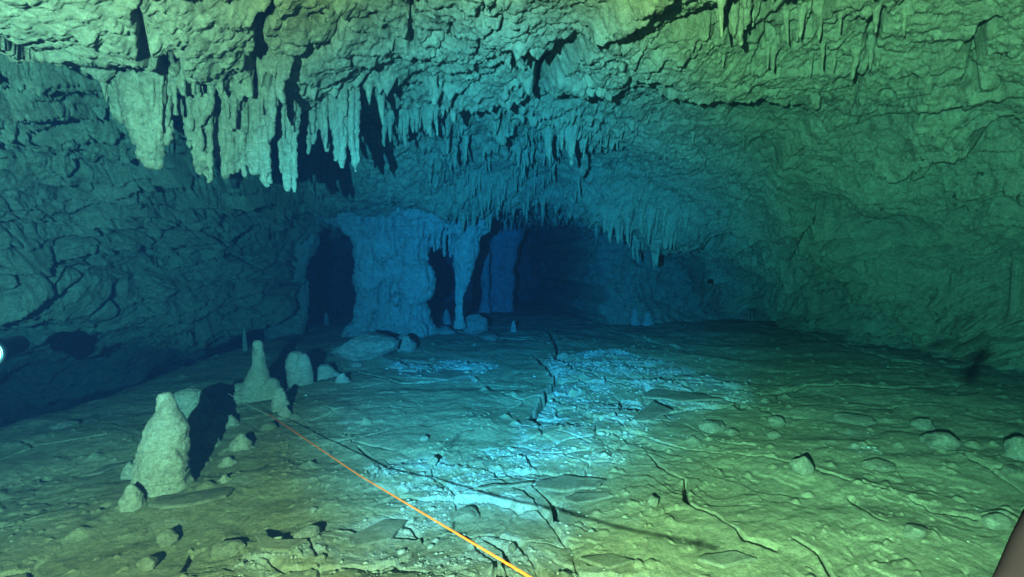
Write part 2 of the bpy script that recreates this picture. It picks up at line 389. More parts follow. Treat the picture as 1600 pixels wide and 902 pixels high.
def slotsR(L_): return [(Xw_ * FP / (px - 800), CAMZ + (410 - py) * Xw_ / (px - 800)) for Xw_ in (5.8,) for px, py in L_]
def slotsL(L_, Xw_): return [(Xw_ * FP / (800 - px), CAMZ + (410 - py) * Xw_ / (800 - px)) for px, py in L_]
SLOT_R = [(slotsR(l), w_, d_) for l, w_, d_ in [
    ([(1235, 372), (1260, 345), (1285, 330)], .06, .25), ([(1265, 378), (1310, 362), (1320, 345)], .07, .25),
    ([(1450, 505), (1520, 493), (1535, 502)], .035, .16), ([(1530, 498), (1600, 512), (1660, 520)], .03, .16),
    ([(1220, 452), (1300, 455), (1330, 462)], .03, .14), ([(1320, 475), (1390, 500)], .05, .14),
    ([(1370, 365), (1440, 345)], .03, .12), ([(1420, 372), (1560, 345), (1640, 335)], .035, .16),
    ([(1450, 522), (1540, 542)], .03, .14), ([(1180, 470), (1240, 478)], .03, .12), ([(1250, 500), (1290, 497)], .03, .12),
    ([(1300, 280), (1380, 268)], .02, .08), ([(1480, 250), (1560, 290), (1620, 300)], .035, .14), ([(1330, 410), (1420, 415)], .02, .1)]]
SLOT_L = [(slotsL(l, x_), w_, d_) for l, w_, d_, x_ in [
    ([(-60, 185), (0, 170), (60, 155), (130, 128)], .03, .18, 4.6), ([(0, 200), (80, 182), (115, 172)], .025, .14, 4.7),
    ([(15, 255), (60, 228), (110, 215)], .035, .2, 4.9), ([(145, 285), (180, 260), (210, 235)], .03, .16, 4.9),
    ([(-40, 440), (60, 370), (150, 345), (240, 300), (275, 282)], .035, .22, 5.1), ([(150, 398), (180, 370), (235, 335), (275, 300)], .04, .22, 5.1),
    ([(112, 320), (118, 352), (126, 420)], .03, .18, 5.1), ([(0, 335), (60, 315), (105, 300)], .02, .12, 5.1),
    ([(320, 372), (330, 392), (375, 402), (380, 432)], .04, .2, 4.9), ([(400, 445), (420, 400), (430, 370), (460, 325)], .045, .22, 4.7),
    ([(340, 492), (390, 470), (432, 440)], .045, .2, 4.9), ([(240, 330), (280, 350), (312, 372)], .03, .14, 5.0),
    ([(366, 300), (369, 365)], .03, .14, 4.9), ([(70, 420), (85, 410), (100, 440)], .04, .2, 5.1), ([(140, 470), (160, 455), (175, 490)], .05, .2, 5.2)]]
def vault_disp(P, Nrm):
    X, Y, Z = P[:, 0], P[:, 1], P[:, 2]
    up = ss(-Nrm[:, 2], 0.35, 0.8)            # 1 on ceilings
    left = ss(-X, 2.6, 4.2); right = ss(X, 2.6, 4.4)
    W = np.stack([noise(P, 0.9, 1) * 0.3 + noise(P, 3.1, 2) * 0.08 + noise(P, 9, 12) * 0.03,
                  noise(P, 0.9, 3) * 0.3 + noise(P, 3.1, 4) * 0.08 + noise(P, 9, 14) * 0.03,
                  noise(P, 0.9, 5) * 0.3 + noise(P, 3.1, 6) * 0.08 + noise(P, 9, 16) * 0.03], 1)
    Q = P + W
    d = 0.26 * fbm(P, 0.42, 3, 300) + 0.10 * fbm(Q, 1.3, 3, 310)
    # bedding ledges on both walls: beds dip towards the entrance
    bed = Z - 0.22 * Y * left + 0.16 * Y * right + 0.25 * X * left * 0.4 + W[:, 2] * 0.8
    def saw(b, per, s):
        k = np.floor(b / per); f = b / per - k
        rnd = (np.sin(k * 12.9898 + s) * 43758.5453) % 1.0
        return (ss(f, 0.0, 0.10) * (1 - f) * (0.35 + rnd))
    gate = 0.35 + 0.65 * ss(fbm(P, 0.8, 2, 330), -0.25, 0.2)
    side = np.maximum(left, right * 0.8)
    d += side * gate * (0.42 * saw(bed, 0.46, 1.0) + 0.15 * saw(bed + W[:, 0] * 0.3, 0.15, 4.0))
    # fractured blocks
    vb = voronoi(Q, (0.9, 0.9, 1.4), 17)
    d += (vb[:, 0] - 0.5) * 0.13 - 0.06 * (1 - ss(vb[:, 1], 0, 0.03)) * ss(noise(P, 0.8, 44), 0.0, 0.25)
    vb2 = voronoi(Q + 3.3, (2.6, 2.6, 3.4), 19)
    d += (vb2[:, 0] - 0.5) * 0.045 * (0.4 + up * ss(fbm(P, 1.1, 2, 414), -0.1, 0.2)) - 0.02 * (1 - ss(vb2[:, 1], 0, 0.05)) * ss(noise(P, 1.3, 47), 0.0, 0.3)
    # scalloped, knobbly solution surface
    d += (1 - 0.5 * right - 0.5 * left) * (0.060 * fbm(Q, 3.6, 4, 340, 0.55, billow=True) + 0.045 * fbm(Q, 2.2, 4, 350, 0.5, ridged=True))
    d += 0.032 * fbm(P, 11.0, 4, 360, 0.6, billow=True) + 0.008 * noise(P, 55, 371)
    for S_, msk in ((SLOT_R, 1.7 * ss(X, 3.2, 4.4)), (SLOT_L, 1.2 * ss(-X, 3.2, 4.0))):
        for pts, hw, dp in S_:
            hw *= 1.35
            gd = polydist(Y + W[:, 1] * .5, Z + W[:, 2] * .5, pts); wv = hw * (0.8 + 1.1 * noise(P, 4.5, 430))
            d += msk * (-dp * (1 - ss(gd, wv * .4, wv * 1.2)) + 0.06 * ss(gd, wv, wv * 1.3) * (1 - ss(gd, wv * 1.3, .35)))
    # fine dark fissures that wander through the rock
    for f_, sd_, w_, a_ in (((1.5, 1.1, 2.2), 440, .030, .09), ((3.2, 2.6, 4.5), 445, .045, .05)):
        rg = np.abs(fbm(Q, f_, 2, sd_)); gt = ss(fbm(P, 1.3, 2, sd_ + 3), 0.02, 0.16)
        d -= a_ * gt * (1 - ss(rg, w_ * .35, w_))
    d += right * (1 - up) * (0.12 * fbm(Q, (1.4, 0.6, 3.2), 4, 390) - 0.16 * ss(noise(Q, (1.2, 0.7, 3.8), 391), 0.26, 0.36))
    d -= ss(X, 3.5, 5) * (1 - up) * 0.55 * ss(0.5 + W[:, 2] - Z, 0, 0.22)
    d += 0.20 * right * fbm(Q, (0.5, 0.4, 0.8), 2, 395)
    # flowstone ribs and small drips: stretched along z, above all on the middle and rear ceiling
    drip = ss(Y, 4.3, 6.0) * ss(3.3 - np.abs(X - 0.2), 0, 1.2)
    rib = fbm(np.stack([X + W[:, 0] * .5, Y * 0.5, Z * 0.35], 1), (7, 5, 2.0), 3, 380, ridged=True)
    d += 0.03 * drip * rib * (0.3 + 0.7 * up)
    d += 0.05 * (1 - up) * ss(Y, 5.5, 8) * (1-right) * rib
    dz = np.zeros(len(P))
    # the lower front slab of ceiling that ends in the fringe of stalactites, and the right-hand ledge
    wx, wy = W[:, 0] * 0.45 + noise(P, 13, 62) * .025, W[:, 1] * 0.45 + noise(P, 13, 63) * .025
    sd = sdpoly(X + wx, Y + wy, SLAB)
    thick = (0.14 + 0.55 * ss(-X, 0.9, 2.2) * ss(Y, 0.5, 2.6)) * (0.15 + 0.85 * ss(X, -3.3, -2.5))
    dz -= up * thick * ss(sd, -0.05, 0.10) * (0.8 + 0.2 * ss(sd, 0.1, 0.9))
    # attached drips: spikes of flowstone growing straight down from the lips and in the middle field
    F2 = np.stack([X + W[:, 0] * .15, Y + W[:, 1] * .15, Y * 0], 1)
    sp1 = np.maximum(noise(F2, (7.5, 6.5, 1), 410), 0) ** 1.6; sp2 = np.maximum(noise(F2, (15, 13, 1), 411), 0) ** 1.6
    band = ss(sd, -0.02, 0.10) * (1 - ss(sd, 0.12, 0.5)) * ss(-X, -0.6, 0.4) * ss(Y, 1.8, 2.8) * ss(X, -3.0, -2.5) * ss(noise(P, 1.7, 415), -0.25, 0.1)
    field = np.maximum(band, 0.75 * ss(Y, 4.8, 5.8) * ss(2.0 - np.abs(X - 0.0), 0, 1.0) * ss(fbm(P, 1.1, 2, 412), -0.12, 0.2))
    field = np.maximum(field, 0.45 * ss(fbm(P, 1.6, 2, 413), -0.05, 0.2) * ss(X, 0.7, 1.3) * (1 - ss(X, 2.6, 3.4)) * (1 - ss(Y, 3.3, 4.2)) * ss(Y, 1.8, 2.2))
    dz -= up * field * (0.55 * sp1 + 0.34 * sp2)
    sl = sdpoly(X + wx, Y + wy, LEDGE)
    dz -= 0.17 * ss(sl, -0.04, 0.09)
    # the lobe over the right-hand fringe
    bx, by = -2.2, 8.5
    rad = np.hypot((X - bx) / 2.1, (Y - by) / 2.0) + W[:, 0] * 0.4
    dz -= 0.40 * up * (1 - ss(rad, 0.3, 1.05))
    bx, by = 2.3, 8.9
    rad = np.hypot((X - bx) / 1.7, (Y - by) / 1.1) + W[:, 0] * 0.5
    dz -= 0.55 * up * (1 - ss(rad, 0.45, 1.05))
    bx, by = -0.5, 8.7
    rad = np.hypot((X - bx) / 1.4, (Y - by) / 1.0) + W[:, 0] * 0.5
    dz -= 0.40 * up * (1 - ss(rad, 0.4, 1.05))
    for pts, hw, dp in GROOVES:
        gd = polydist(X + wx * 0.5, Y + wy * 0.5, pts)
        wv = hw * (0.75 + 1.1 * noise(P, 4.5, 400))
        dz += dp * (1 - ss(gd, wv * 0.6, wv * 1.5)) * ss(-Nrm[:, 2], 0.0, 0.3)
    return d, dz
d, dz = vault_disp(VP, VN)
VV = VP + VN * d[:, None]; VV[:, 2] += dz
Fv = gridfaces(NU, NV)
link('cave_vault', mesh_np('cave_vault', VV, Fv, M_CEIL), kind='structure')
# coarse copy for placing things on the ceiling
VG = VV.reshape(NU, NV, 3)[::5, ::5]; cu, cv = VG.shape[:2]
bvh = BVHTree.FromPolygons([tuple(p) for p in VG.reshape(-1, 3)], [tuple(f) for f in gridfaces(cu, cv)])
def ceil_z(x, y):
    h = bvh.ray_cast(Vector((x, y, 0.9)), Vector((0, 0, 1)))
    return h[0].z if h[0] is not None else 3.0
def hit(px, py):
    r = ray(px, py).normalized(); h = bvh.ray_cast(Vector((0, 0, CAMZ)), r)
    return h[0]

# ================================================================== REAR WALL
nx, nz = 560, 260
gx, gz = np.meshgrid(np.linspace(-11, 8, nx), np.linspace(-2.2, 4.4, nz), indexing='ij')
_e = fbm(np.stack([gx.ravel() * 0, gx.ravel() * 0 + 3.3, gz.ravel()], 1), 0.9, 3, 540).reshape(gx.shape) * 1.6
gy = 18.0 - 6.3 * ss(gx + _e, 0.6, 2.3) - 1.5 * ss(gz, 2.2, 3.6) + 0.6 * (1 - ss(gz, -.5, 1.2)) * -1 * ss(gx, 0.6, 2.2)
RP = np.stack([gx.ravel(), gy.ravel(), gz.ravel()], 1)
rd = 0.55 * fbm(RP, 0.45, 4, 500) + 0.30 * fbm(RP, (1.2, 1, 2.2), 3, 505, ridged=True) + 0.16 * fbm(RP, (5, 1, 1.6), 4, 510, ridged=True) + 0.06 * fbm(RP, 6, 3, 520, billow=True)
RP[:, 1] -= rd
link('cave_rear_wall', mesh_np('cave_rear_wall', RP, gridfaces(nx, nz), M_CEIL), kind='structure')
nx, nz = 60, 40
gx, gz = np.meshgrid(np.linspace(-10, 8, nx), np.linspace(-2.2, 4.4, nz), indexing='ij')
BP = np.stack([gx.ravel(), np.full(gx.size, -2.8), gz.ravel()], 1); BP[:, 1] += 0.3 * fbm(BP, 0.8, 3, 530)
link('cave_near_wall', mesh_np('cave_near_wall', BP, gridfaces(nx, nz), M_CEIL), kind='structure')

# ================================================================== SPELEOTHEM BUILDER
def tube(V, F, path, rads, sides=14, ph=0.0):
    """closed tapered tube through path (list of Vector) with radii"""
    b0 = len(V); n = len(path)
    for k, (p, r) in enumerate(zip(path, rads)):
        for j in range(sides):
            a = ph + 2 * math.pi * j / sides
            V.append((p[0] + r * math.cos(a), p[1] + r * math.sin(a), p[2]))
    for k in range(n - 1):
        for j in range(sides):
            a, b = b0 + k * sides + j, b0 + k * sides + (j + 1) % sides
            F.append((a, b, b + sides, a + sides))
    F.append(tuple(b0 + j for j in reversed(range(sides)))); F.append(tuple(b0 + (n - 1) * sides + j for j in range(sides)))
def blob(V, F, c, r, seg=12):
    path, rads = [], []
    for k in range(9):
        a = math.pi * (k + 0.25) / 8.5 - math.pi / 2
        path.append((c[0], c[1], c[2] + r[2] * math.sin(a))); rads.append(max(0.02, math.cos(a)))
    b0 = len(V)
    for p, q in zip(path, rads):
        for j in range(seg):
            a = 2 * math.pi * j / seg; V.append((c[0] + r[0] * q * math.cos(a), c[1] + r[1] * q * math.sin(a), p[2]))
    for k in range(8):
        for j in range(seg):
            a, b = b0 + k * seg + j, b0 + k * seg + (j + 1) % seg; F.append((a, b, b + seg, a + seg))
    F.append(tuple(b0 + j for j in reversed(range(seg)))); F.append(tuple(b0 + 8 * seg + j for j in range(seg)))
def fuse(name, V, F, mat, voxel, amp=0.02, vs=6.0, ring=0.0, flute=0.0, seed=0):
    """voxel-merge the overlapping bodies to ONE skin, then weather it"""
    me0 = bpy.data.meshes.new(name); me0.from_pydata([tuple(v) for v in V], [], F); me0.update()
    o = bpy.data.objects.new(name, me0); COL.objects.link(o)
    md = o.modifiers.new('r', 'REMESH'); md.mode = 'VOXEL'; md.voxel_size = voxel; md.use_smooth_shade = True
    s = o.modifiers.new('s', 'SMOOTH'); s.factor = 0.5; s.iterations = 1
    dg = bpy.context.evaluated_depsgraph_get(); me = bpy.data.meshes.new_from_object(o.evaluated_get(dg))
    bpy.data.objects.remove(o); bpy.data.meshes.remove(me0)
    n = len(me.vertices); P = np.empty(n * 3, np.float32); Nm = np.empty(n * 3, np.float32)
    me.vertices.foreach_get('co', P); me.vertices.foreach_get('normal', Nm)
    P = P.reshape(-1, 3).astype(np.float64); Nm = Nm.reshape(-1, 3)
    d = amp * (fbm(P, vs, 4, 600 + seed, 0.55, billow=True) + 0.7 * fbm(P, vs * 0.4, 3, 620 + seed))
    d += amp * 0.25 * fbm(P, vs * 4, 3, 640 + seed, 0.6)
    if ring: d += ring * (fbm(P, (1.5, 1.5, 16), 3, 650 + seed, ridged=True))
    if flute: d += flute * fbm(P, (vs * 2.4, vs * 2.4, 0.9), 3, 660 + seed, ridged=True)
    P = P + Nm * d[:, None]
    me.vertices.foreach_set('co', P.astype(np.float32).ravel()); me.update()
    me.materials.clear(); me.materials.append(mat); me.name = name
    me.polygons.foreach_set('use_smooth', np.ones(len(me.polygons), bool))
    return me
def centre(me, base):
    me.transform(Matrix.Translation(-Vector(base))); return me

R_ = random.Random(11)
def stalagmite(name, label, base, parts, voxel=0.012, amp=0.012, vs=12, ring=0.006, mat=None, group='stalagmites on the cave floor', cat='stalagmite', seed=0):
    """parts: list of (dx, dy, [(z, r), ...]) tapered bodies round the base point"""
    V, F = [], []
    for dx, dy, prof in parts:
        zz = [p[0] for p in prof]; path, rads = [], []
        n = max(6, int((zz[-1] - zz[0]) / 0.03)); ph = R_.random() * 6
        for k in range(n + 1):
            z = zz[0] + (zz[-1] - zz[0]) * k / n
            r = float(np.interp(z, zz, [p[1] for p in prof]))
            wob = 0.12 * r
            path.append((base[0] + dx + wob * math.sin(z * 9 + ph), base[1] + dy + wob * math.cos(z * 7 + ph), base[2] + z)); rads.append(r)
        tube(V, F, path, rads)
    me = fuse(name, V, F, mat or M_SPEL, voxel, amp, vs, ring, seed=seed)
    centre(me, base)
    o = link(name, me); o.location = base
    return tag(o, label, cat, group)
def fp(px, py, dz=0.0):
    r = ray(px, py); t = 0.8
    while t < 22:
        p = Vector((0, 0, CAMZ)) + r * t
        if p.z < floor_z(p.x, p.y): break
        t += 0.015
    p.z += dz; return p

# ---- big stalagmite, left foreground (photo 215-300 x 620-775)
b = fp(252, 765, -0.05)
stalagmite('stalagmite', 'big pale stalagmite with a small cap, standing nearest on the left of the floor', b,
   [(0, 0.05, [(0, .165), (.10, .155), (.30, .14), (.44, .12), (.52, .085), (.56, .05)]),
    (0.01, 0.05, [(.48, .06), (.60, .052), (.66, .048), (.68, .03)]),
    (0.05, 0.0, [(0, .11), (.2, .09), (.40, .04)]), (-0.06, -0.02, [(0, .10), (.12, .085), (.36, .04)]),
    (0.0, 0.05, [(0, .23), (.03, .19), (.07, .14)])], voxel=0.008, amp=0.015, vs=9, ring=0.010, seed=1)
b = fp(294, 668, -0.04)
stalagmite('stalagmite', 'blunt stalagmite just behind the big pale one, its rounded head showing above the shadow', b,
   [(0, 0, [(0, .14), (.12, .12), (.26, .115), (.33, .12), (.37, .09), (.39, .04)]), (.12, 0, [(0, .10), (.1, .08), (.16, .04)])], seed=2)
b = fp(402, 622, -0.04)
stalagmite('stalagmite', 'stalagmite with a tall knobbly spire rising from a broad cone of flowstone', b,
   [(0.02, 0.0, [(0, .22), (.10, .19), (.22, .14), (.34, .10), (.42, .07), (.56, .055), (.66, .05), (.69, .03)]),
    (-.14, 0.0, [(0, .20), (.1, .15), (.2, .08)]), (.17, -.04, [(0, .13), (.14, .11), (.25, .07), (.27, .04)]),
    (-.26, -.02, [(0, .13), (.07, .09), (.12, .04)])], voxel=0.013, seed=3)
b = fp(466, 602, -0.04)
stalagmite('stalagmite', 'stout double-headed stalagmite banded round the waist, right of the spired cone', b,
   [(-.03, 0, [(0, .10), (.15, .10), (.20, .085), (.25, .10), (.36, .095), (.44, .07), (.46, .04)]),
    (.07, .03, [(0, .09), (.2, .085), (.36, .07), (.42, .03)])], seed=4)
b = fp(507, 590, -0.03)
stalagmite('stalagmite', 'low rounded stalagmite mound right of the double-headed one', b,
   [(0, 0, [(0, .20), (.08, .16), (.16, .10), (.20, .05)]), (.15, .02, [(0, .10), (.06, .07), (.1, .03)])], seed=5)
SM = [ # px, py(base), w px, h px, label
    (328, 698, 28, 26, 'small rounded stalagmite in front of the big stalagmite\'s shadow'),
    (378, 700, 34, 22, 'low knob of flowstone with a black shadow, beside the rounded stalagmite'),
    (350, 664, 50, 18, 'wide flat mound between the big stalagmite and the spired cone'),
    (438, 640, 26, 34, 'stubby stalagmite at the foot of the spired cone'),
    (446, 650, 22, 16, 'small pale stump in front of the spired cone'),
    (322, 650, 16, 34, 'narrow stump inside the big stalagmite\'s shadow'),
    (372, 628, 40, 16, 'low bump left of the spired cone\'s foot'),
    (205, 790, 34, 34, 'small blurred knob against the left foot of the big stalagmite'),
    (203, 745, 26, 24, 'small knob left behind the big stalagmite'),
    (355, 726, 30, 12, 'flat nub of flowstone below the low knob'),
    (351, 752, 26, 10, 'tiny nub on the silt right of the big stalagmite'),
    (535, 596, 22, 12, 'small pale hump right of the low mound'),
    (131, 582, 9, 26, 'thin dim stalagmite far left in the dark'),
    (222, 572, 8, 22, 'thin dim stalagmite right of the far left one'),
    (240, 573, 7, 12, 'very short dim stalagmite in the left dark'),
    (383, 548, 7, 34, 'slender dim stalagmite behind the spired cone'),
    (510, 508, 8, 20, 'small dim stalagmite by the broad column\'s left foot'),
    (976, 506, 17, 22, 'stubby stalagmite at the left of the dim right-hand cluster'),
    (992, 508, 13, 26, 'tallest stalagmite of the dim right-hand cluster'),
    (1012, 507, 15, 18, 'short stalagmite at the right of the dim right-hand cluster'),
    (802, 518, 9, 16, 'little stalagmite right of the block at the thin column\'s foot'),
    (698, 506, 12, 22, 'little stalagmite in the dark gap between the two columns'),
]
for i, (px, py, wp, hp, lab) in enumerate(SM):
    b = fp(px, py, 0); s = b.y / FP; r = wp * s / 2; h = hp * s * 1.05; b.z -= 0.03
    n = R_.random()
    stalagmite('stalagmite', lab, b, [(0, 0, [(0, r * 1.1), (h * .35, r), (h * .7, r * .82), (h * .93, r * .55), (h + .03, r * .2)]),
       (r * .5, -r * .2, [(0, r * .8), (h * .3, r * .6), (h * .5, r * .3)])], voxel=max(0.008, r / 9), amp=r * 0.22, vs=min(30, 1.4 / r), ring=r * .04, seed=10 + i)

# ---- loose rocks
def rock(px, py, wp, hp, label, yaw=0.0, deep=0.8, seed=0, group='loose rocks on the cave floor', sink=0.42, angular=0.6):
    b = fp(px, py, 0); s = b.y / FP; a, c = wp * s / 2, hp * s / 2 * 1.15
    V, F = [], []; blob(V, F, (0, 0, 0), (a, a * deep, c), 16)
    me = fuse('rock', V, F, M_STONE, max(0.005, min(a, c) / 11), 0.0001, 3, seed=seed)
    n = len(me.vertices); P = np.empty(n * 3, np.float32); me.vertices.foreach_get('co', P); P = P.reshape(-1, 3).astype(np.float64)
    sc3 = np.array([a, a * deep, c]); U = P / sc3
    # chip flat faces off
    rs = np.random.RandomState(100 + seed)
    for k in range(14):
        nv = rs.normal(size=3); nv /= np.linalg.norm(nv); t = U @ nv; lim = 0.62 + 0.25 * rs.rand()
        U -= np.outer(np.maximum(t - lim, 0) * angular * 1.3, nv)
    U *= (1 + 0.22 * fbm(U + seed * 7.7, 1.3, 3, 700 + seed) + 0.07 * fbm(U, 6, 3, 720 + seed, .6, billow=True))[:, None]
    tz = terrace(U[:, 2] + 0.25 * U[:, 0] + 0.1 * fbm(U, 3, 2, 740), 3.0, 0.3); U[:, :2] *= (1 + 0.22 * (tz - U[:, 2] - 0.25 * U[:, 0]))[:, None]
    P = U * sc3; me.vertices.foreach_set('co', P.astype(np.float32).ravel()); me.update()
    o = link('rock', me); o.location = (b.x, b.y, b.z + c * (1 - sink)); o.rotation_euler = (0, 0, yaw)
    return tag(o, label, 'rock', group)
ROCKS = [
    (574, 556, 112, 40, 'broad pale boulder against the foot of the broad column', 0.2, 0.9),
    (632, 549, 44, 30, 'bright rounded boulder right of the broad boulder', 0.4, 0.8),
    (742, 518, 50, 30, 'squarish block on which the thin column stands', 0.1, 0.8),
    (695, 522, 40, 14, 'flat rock left of the thin column\'s block', 0.0, 0.8),
    (765, 532, 34, 12, 'low flat rock in front of the thin column\'s block', 0.0, 0.8),
    (420, 672, 26, 16, 'small pale rock that the orange line is tied to', 0.3, 0.8),
    (557, 573, 22, 9, 'small oval stone in front of the broad boulder', 0.0, 0.8),
    (262, 852, 34, 30, 'twin-lobed rock low on the left floor', 0.5, 0.8),
    (232, 888, 34, 24, 'rounded rock below the twin-lobed one', 0.2, 0.9),
    (356, 866, 52, 26, 'flat-topped rock right of the twin-lobed one', 0.3, 0.7),
    (478, 840, 50, 20, 'slanting pale rock beside the white rubble', 0.6, 0.6),
    (1467, 700, 54, 32, 'largest round rock on the right floor', 0.2, 0.9),
    (1443, 672, 38, 20, 'rock just behind the largest round one', 0.0, 0.8),
    (1252, 737, 40, 26, 'pointed pale rock at the end of a crack on the right floor', 0.4, 0.8),
    (1373, 732, 56, 16, 'low rock with a bright front edge on the right floor', 0.2, 0.7),
    (1335, 660, 70, 14, 'long low rock with a black crescent shadow', 0.1, 0.7),
    (1212, 664, 28, 16, 'small pale hump behind the low rocks on the right', 0.0, 0.8),
    (1112, 672, 46, 18, 'flat-faced pale rock at the edge of the white crust', 0.3, 0.7),
    (1143, 680, 26, 12, 'small stone right of the flat-faced pale rock', 0.3, 0.7),
    (1208, 684, 28, 12, 'small stone in line with the flat-faced pale rock', 0.3, 0.7),
    (1557, 824, 50, 26, 'bright green-lit stone near the right edge', 0.2, 0.7),
    (1590, 716, 44, 44, 'dim round rock at the right edge', 0.2, 0.8),
    (1430, 838, 50, 18, 'thin pale slab in the right foreground', 0.5, 0.6),
    (1580, 738, 40, 12, 'low stone below the dim round rock', 0.2, 0.6),
    (742, 598, 13, 10, 'single white pebble on the smooth silt', 0.0, 0.9),
    (662, 688, 16, 9, 'white pebble between the line and its shadow', 0.0, 0.9),
    (800, 862, 16, 16, 'small white pebble right of the orange line', 0.0, 0.9),
    (728, 815, 44, 26, 'white lump of crust touching the orange line', 0.2, 0.8),
    (676, 724, 20, 14, 'angular white chip by the smooth silt', 0.2, 0.8),
    (512, 712, 14, 7, 'white pebble just left of the orange line', 0.2, 0.8),
    (1020, 790, 22, 18, 'small rock where the line\'s shadow ends', 0.2, 0.8),
    (490, 800, 14, 10, 'white pebble under the slanting rock', 0.0, .8),
    (500, 878, 22, 14, 'small pale rock in the rubble at the bottom', 0.0, .8),
    (100, 668, 40, 12, 'low dim rock far left', 0.0, .8),
    (880, 560, 20, 10, 'small stone beside the forked crack', 0.1, .8),
    (930, 700, 26, 9, 'small plate on the white crust', 0.1, .8),
]
for i, r in enumerate(ROCKS): rock(r[0], r[1], r[2], r[3], r[4], r[5], r[6], seed=i)

# ---- crumbs of broken crust: thousands of chips, one mass
def rubble():
    rs = np.random.RandomState(5); bases = []
    for k in range(6):
        t = (1 + 5 ** .5) / 2
        v = np.array([(-1, t, 0), (1, t, 0), (-1, -t, 0), (1, -t, 0), (0, -1, t), (0, 1, t), (0, -1, -t), (0, 1, -t), (t, 0, -1), (t, 0, 1), (-t, 0, -1), (-t, 0, 1)], float) / 1.9
        v *= 0.7 + 0.6 * rs.rand(12, 1); v *= np.array([1.0, 0.75, 0.42]); bases.append(v)
    tf = np.array([(0, 11, 5), (0, 5, 1), (0, 1, 7), (0, 7, 10), (0, 10, 11), (1, 5, 9), (5, 11, 4), (11, 10, 2), (10, 7, 6), (7, 1, 8), (3, 9, 4), (3, 4, 2), (3, 2, 6), (3, 6, 8), (3, 8, 9), (4, 9, 5), (2, 4, 11), (6, 2, 10), (8, 6, 7), (9, 8, 1)])
    n = 130000; C = np.zeros((n, 3)); C[:, 0] = rs.uniform(-3.4, 5.5, n); C[:, 1] = 1.3 + 6.5 * rs.rand(n) ** 1.2
    _, mm = floor_height(C); cl_ = fbm(C, 1.3, 3, 901); C2 = fbm(C, 4.5, 2, 902)
    pr = 0.85 * mm * ss(cl_ + .6 * C2, -0.25, 0.15) + 0.005 * ss(C2, 0, .3)
    C = C[rs.rand(n) < pr * 0.9]; n = len(C)
    sz = 0.0048 * np.exp(rs.normal(size=n) * 0.70) * (0.8 + 0.12 * C[:, 1]); sz = np.minimum(sz, 0.035)
    C[:, 2] = [floor_z(x, y) for x, y in C[:, :2]]; C[:, 2] += sz * 0.12
    V = np.empty((n, 12, 3)); a = rs.rand(n) * 6.28; tl = rs.normal(size=n) * 0.35
    for i in range(n):
        v = bases[i % 6] * sz[i]; ca, sa, ct, st_ = math.cos(a[i]), math.sin(a[i]), math.cos(tl[i]), math.sin(tl[i])
        v = v @ np.array([[1, 0, 0], [0, ct, st_], [0, -st_, ct]]) @ np.array([[ca, sa, 0], [-sa, ca, 0], [0, 0, 1]]); V[i] = v + C[i]
    F = (tf[None] + 12 * np.arange(n)[:, None, None]).reshape(-1, 3)
    print('rubble chips', n)
    return mesh_np('rubble', V.reshape(-1, 3), F, M_CRUMB, smooth=False)
M_CRUMB = rock_material('pale_crumbs', (0.24, 0.235, 0.19), (0.38, 0.37, 0.32), (0.30, 0.29, 0.24), bump=0.2, scale=2)
link('rubble', rubble(), kind='stuff')

# ---- thin tilted crust slabs
def slab(pts, label, z0, z1, th=0.02, seed=0, name='crust_slab'):
    """outline in photo pixels on the floor; raised from z0 (first point side) to z1"""
    C = [fp(x, y) for x, y in pts]; n = len(C); cx = sum((c for c in C), Vector()) / n
    ring = []
    for i in range(n):
        a, b = C[i], C[(i + 1) % n]
        for k in range(7):
            t = k / 7; p = a.lerp(b, t); q = Vector((p.x, p.y, 0)) * 9
            p = p + (p - cx) * 0.10 * float(_perlin(np.array([[q.x, q.y, seed + .5]]), seed)[0]); ring.append(p)
    m = len(ring); V, F = [], []
    xs = [p.y for p in ring]; lo, hi = min(xs), max(xs)
    def zz(p): t = (p.y - lo) / (hi - lo + 1e-6); return z0 + (z1 - z0) * t
    for lvl in (0, 1):
        for f in (1.0, 0.93, 0.55, 0.2):
            for p in ring:
                q = cx.lerp(p, f); base = floor_z(cx.x, cx.y)
                nz_ = 0.012 * float(_perlin(np.array([[q.x * 6, q.y * 6, seed * 1.3]]), seed)[0])
                z = base + zz(q) + nz_ + (0 if lvl else th * (0.75 if f == 1 else 1))
                V.append((q.x - cx.x, q.y - cx.y, z))
        V.append((0, 0, floor_z(cx.x, cx.y) + zz(cx) + (0 if lvl else th)))
    for lvl in (0, 1):
        o0 = lvl * (4 * m + 1)
        for k in range(3):
            for i in range(m):
                j = (i + 1) % m; f = (o0 + k * m + i, o0 + k * m + j, o0 + (k + 1) * m + j, o0 + (k + 1) * m + i)
                F.append(f if lvl == 0 else f[::-1])
        for i in range(m):
            j = (i + 1) % m; f = (o0 + 3 * m + i, o0 + 3 * m + j, o0 + 4 * m); F.append(f if lvl == 0 else f[::-1])
    o1 = 4 * m + 1
    for i in range(m):
        j = (i + 1) % m; F.append((j, i, o1 + i, o1 + j))
    me = bpy.data.meshes.new(name); me.from_pydata(V, [], F); me.update(); me.materials.append(M_STONE)
    o = link(name, me); o.location = (cx.x, cx.y, 0)
    o['kind'] = 'thing'; return tag(o, label, 'slab', 'thin plates of broken crust')
slab([(232, 800), (300, 808), (352, 786), (364, 768), (320, 766), (250, 780)], 'large silted slab with a pale raised edge in front of the big stalagmite', 0.03, -0.01, 0.02, 1)
slab([(135, 748), (160, 744), (212, 722), (205, 718), (165, 730)], 'long thin pale blade of crust left of the big stalagmite', 0.03, 0.0, 0.012, 2)
slab([(755, 785), (830, 765), (836, 760), (790, 764), (740, 780)], 'thin plate with a bright edge in the middle of the floor', 0.035, 0.0, 0.014, 3)
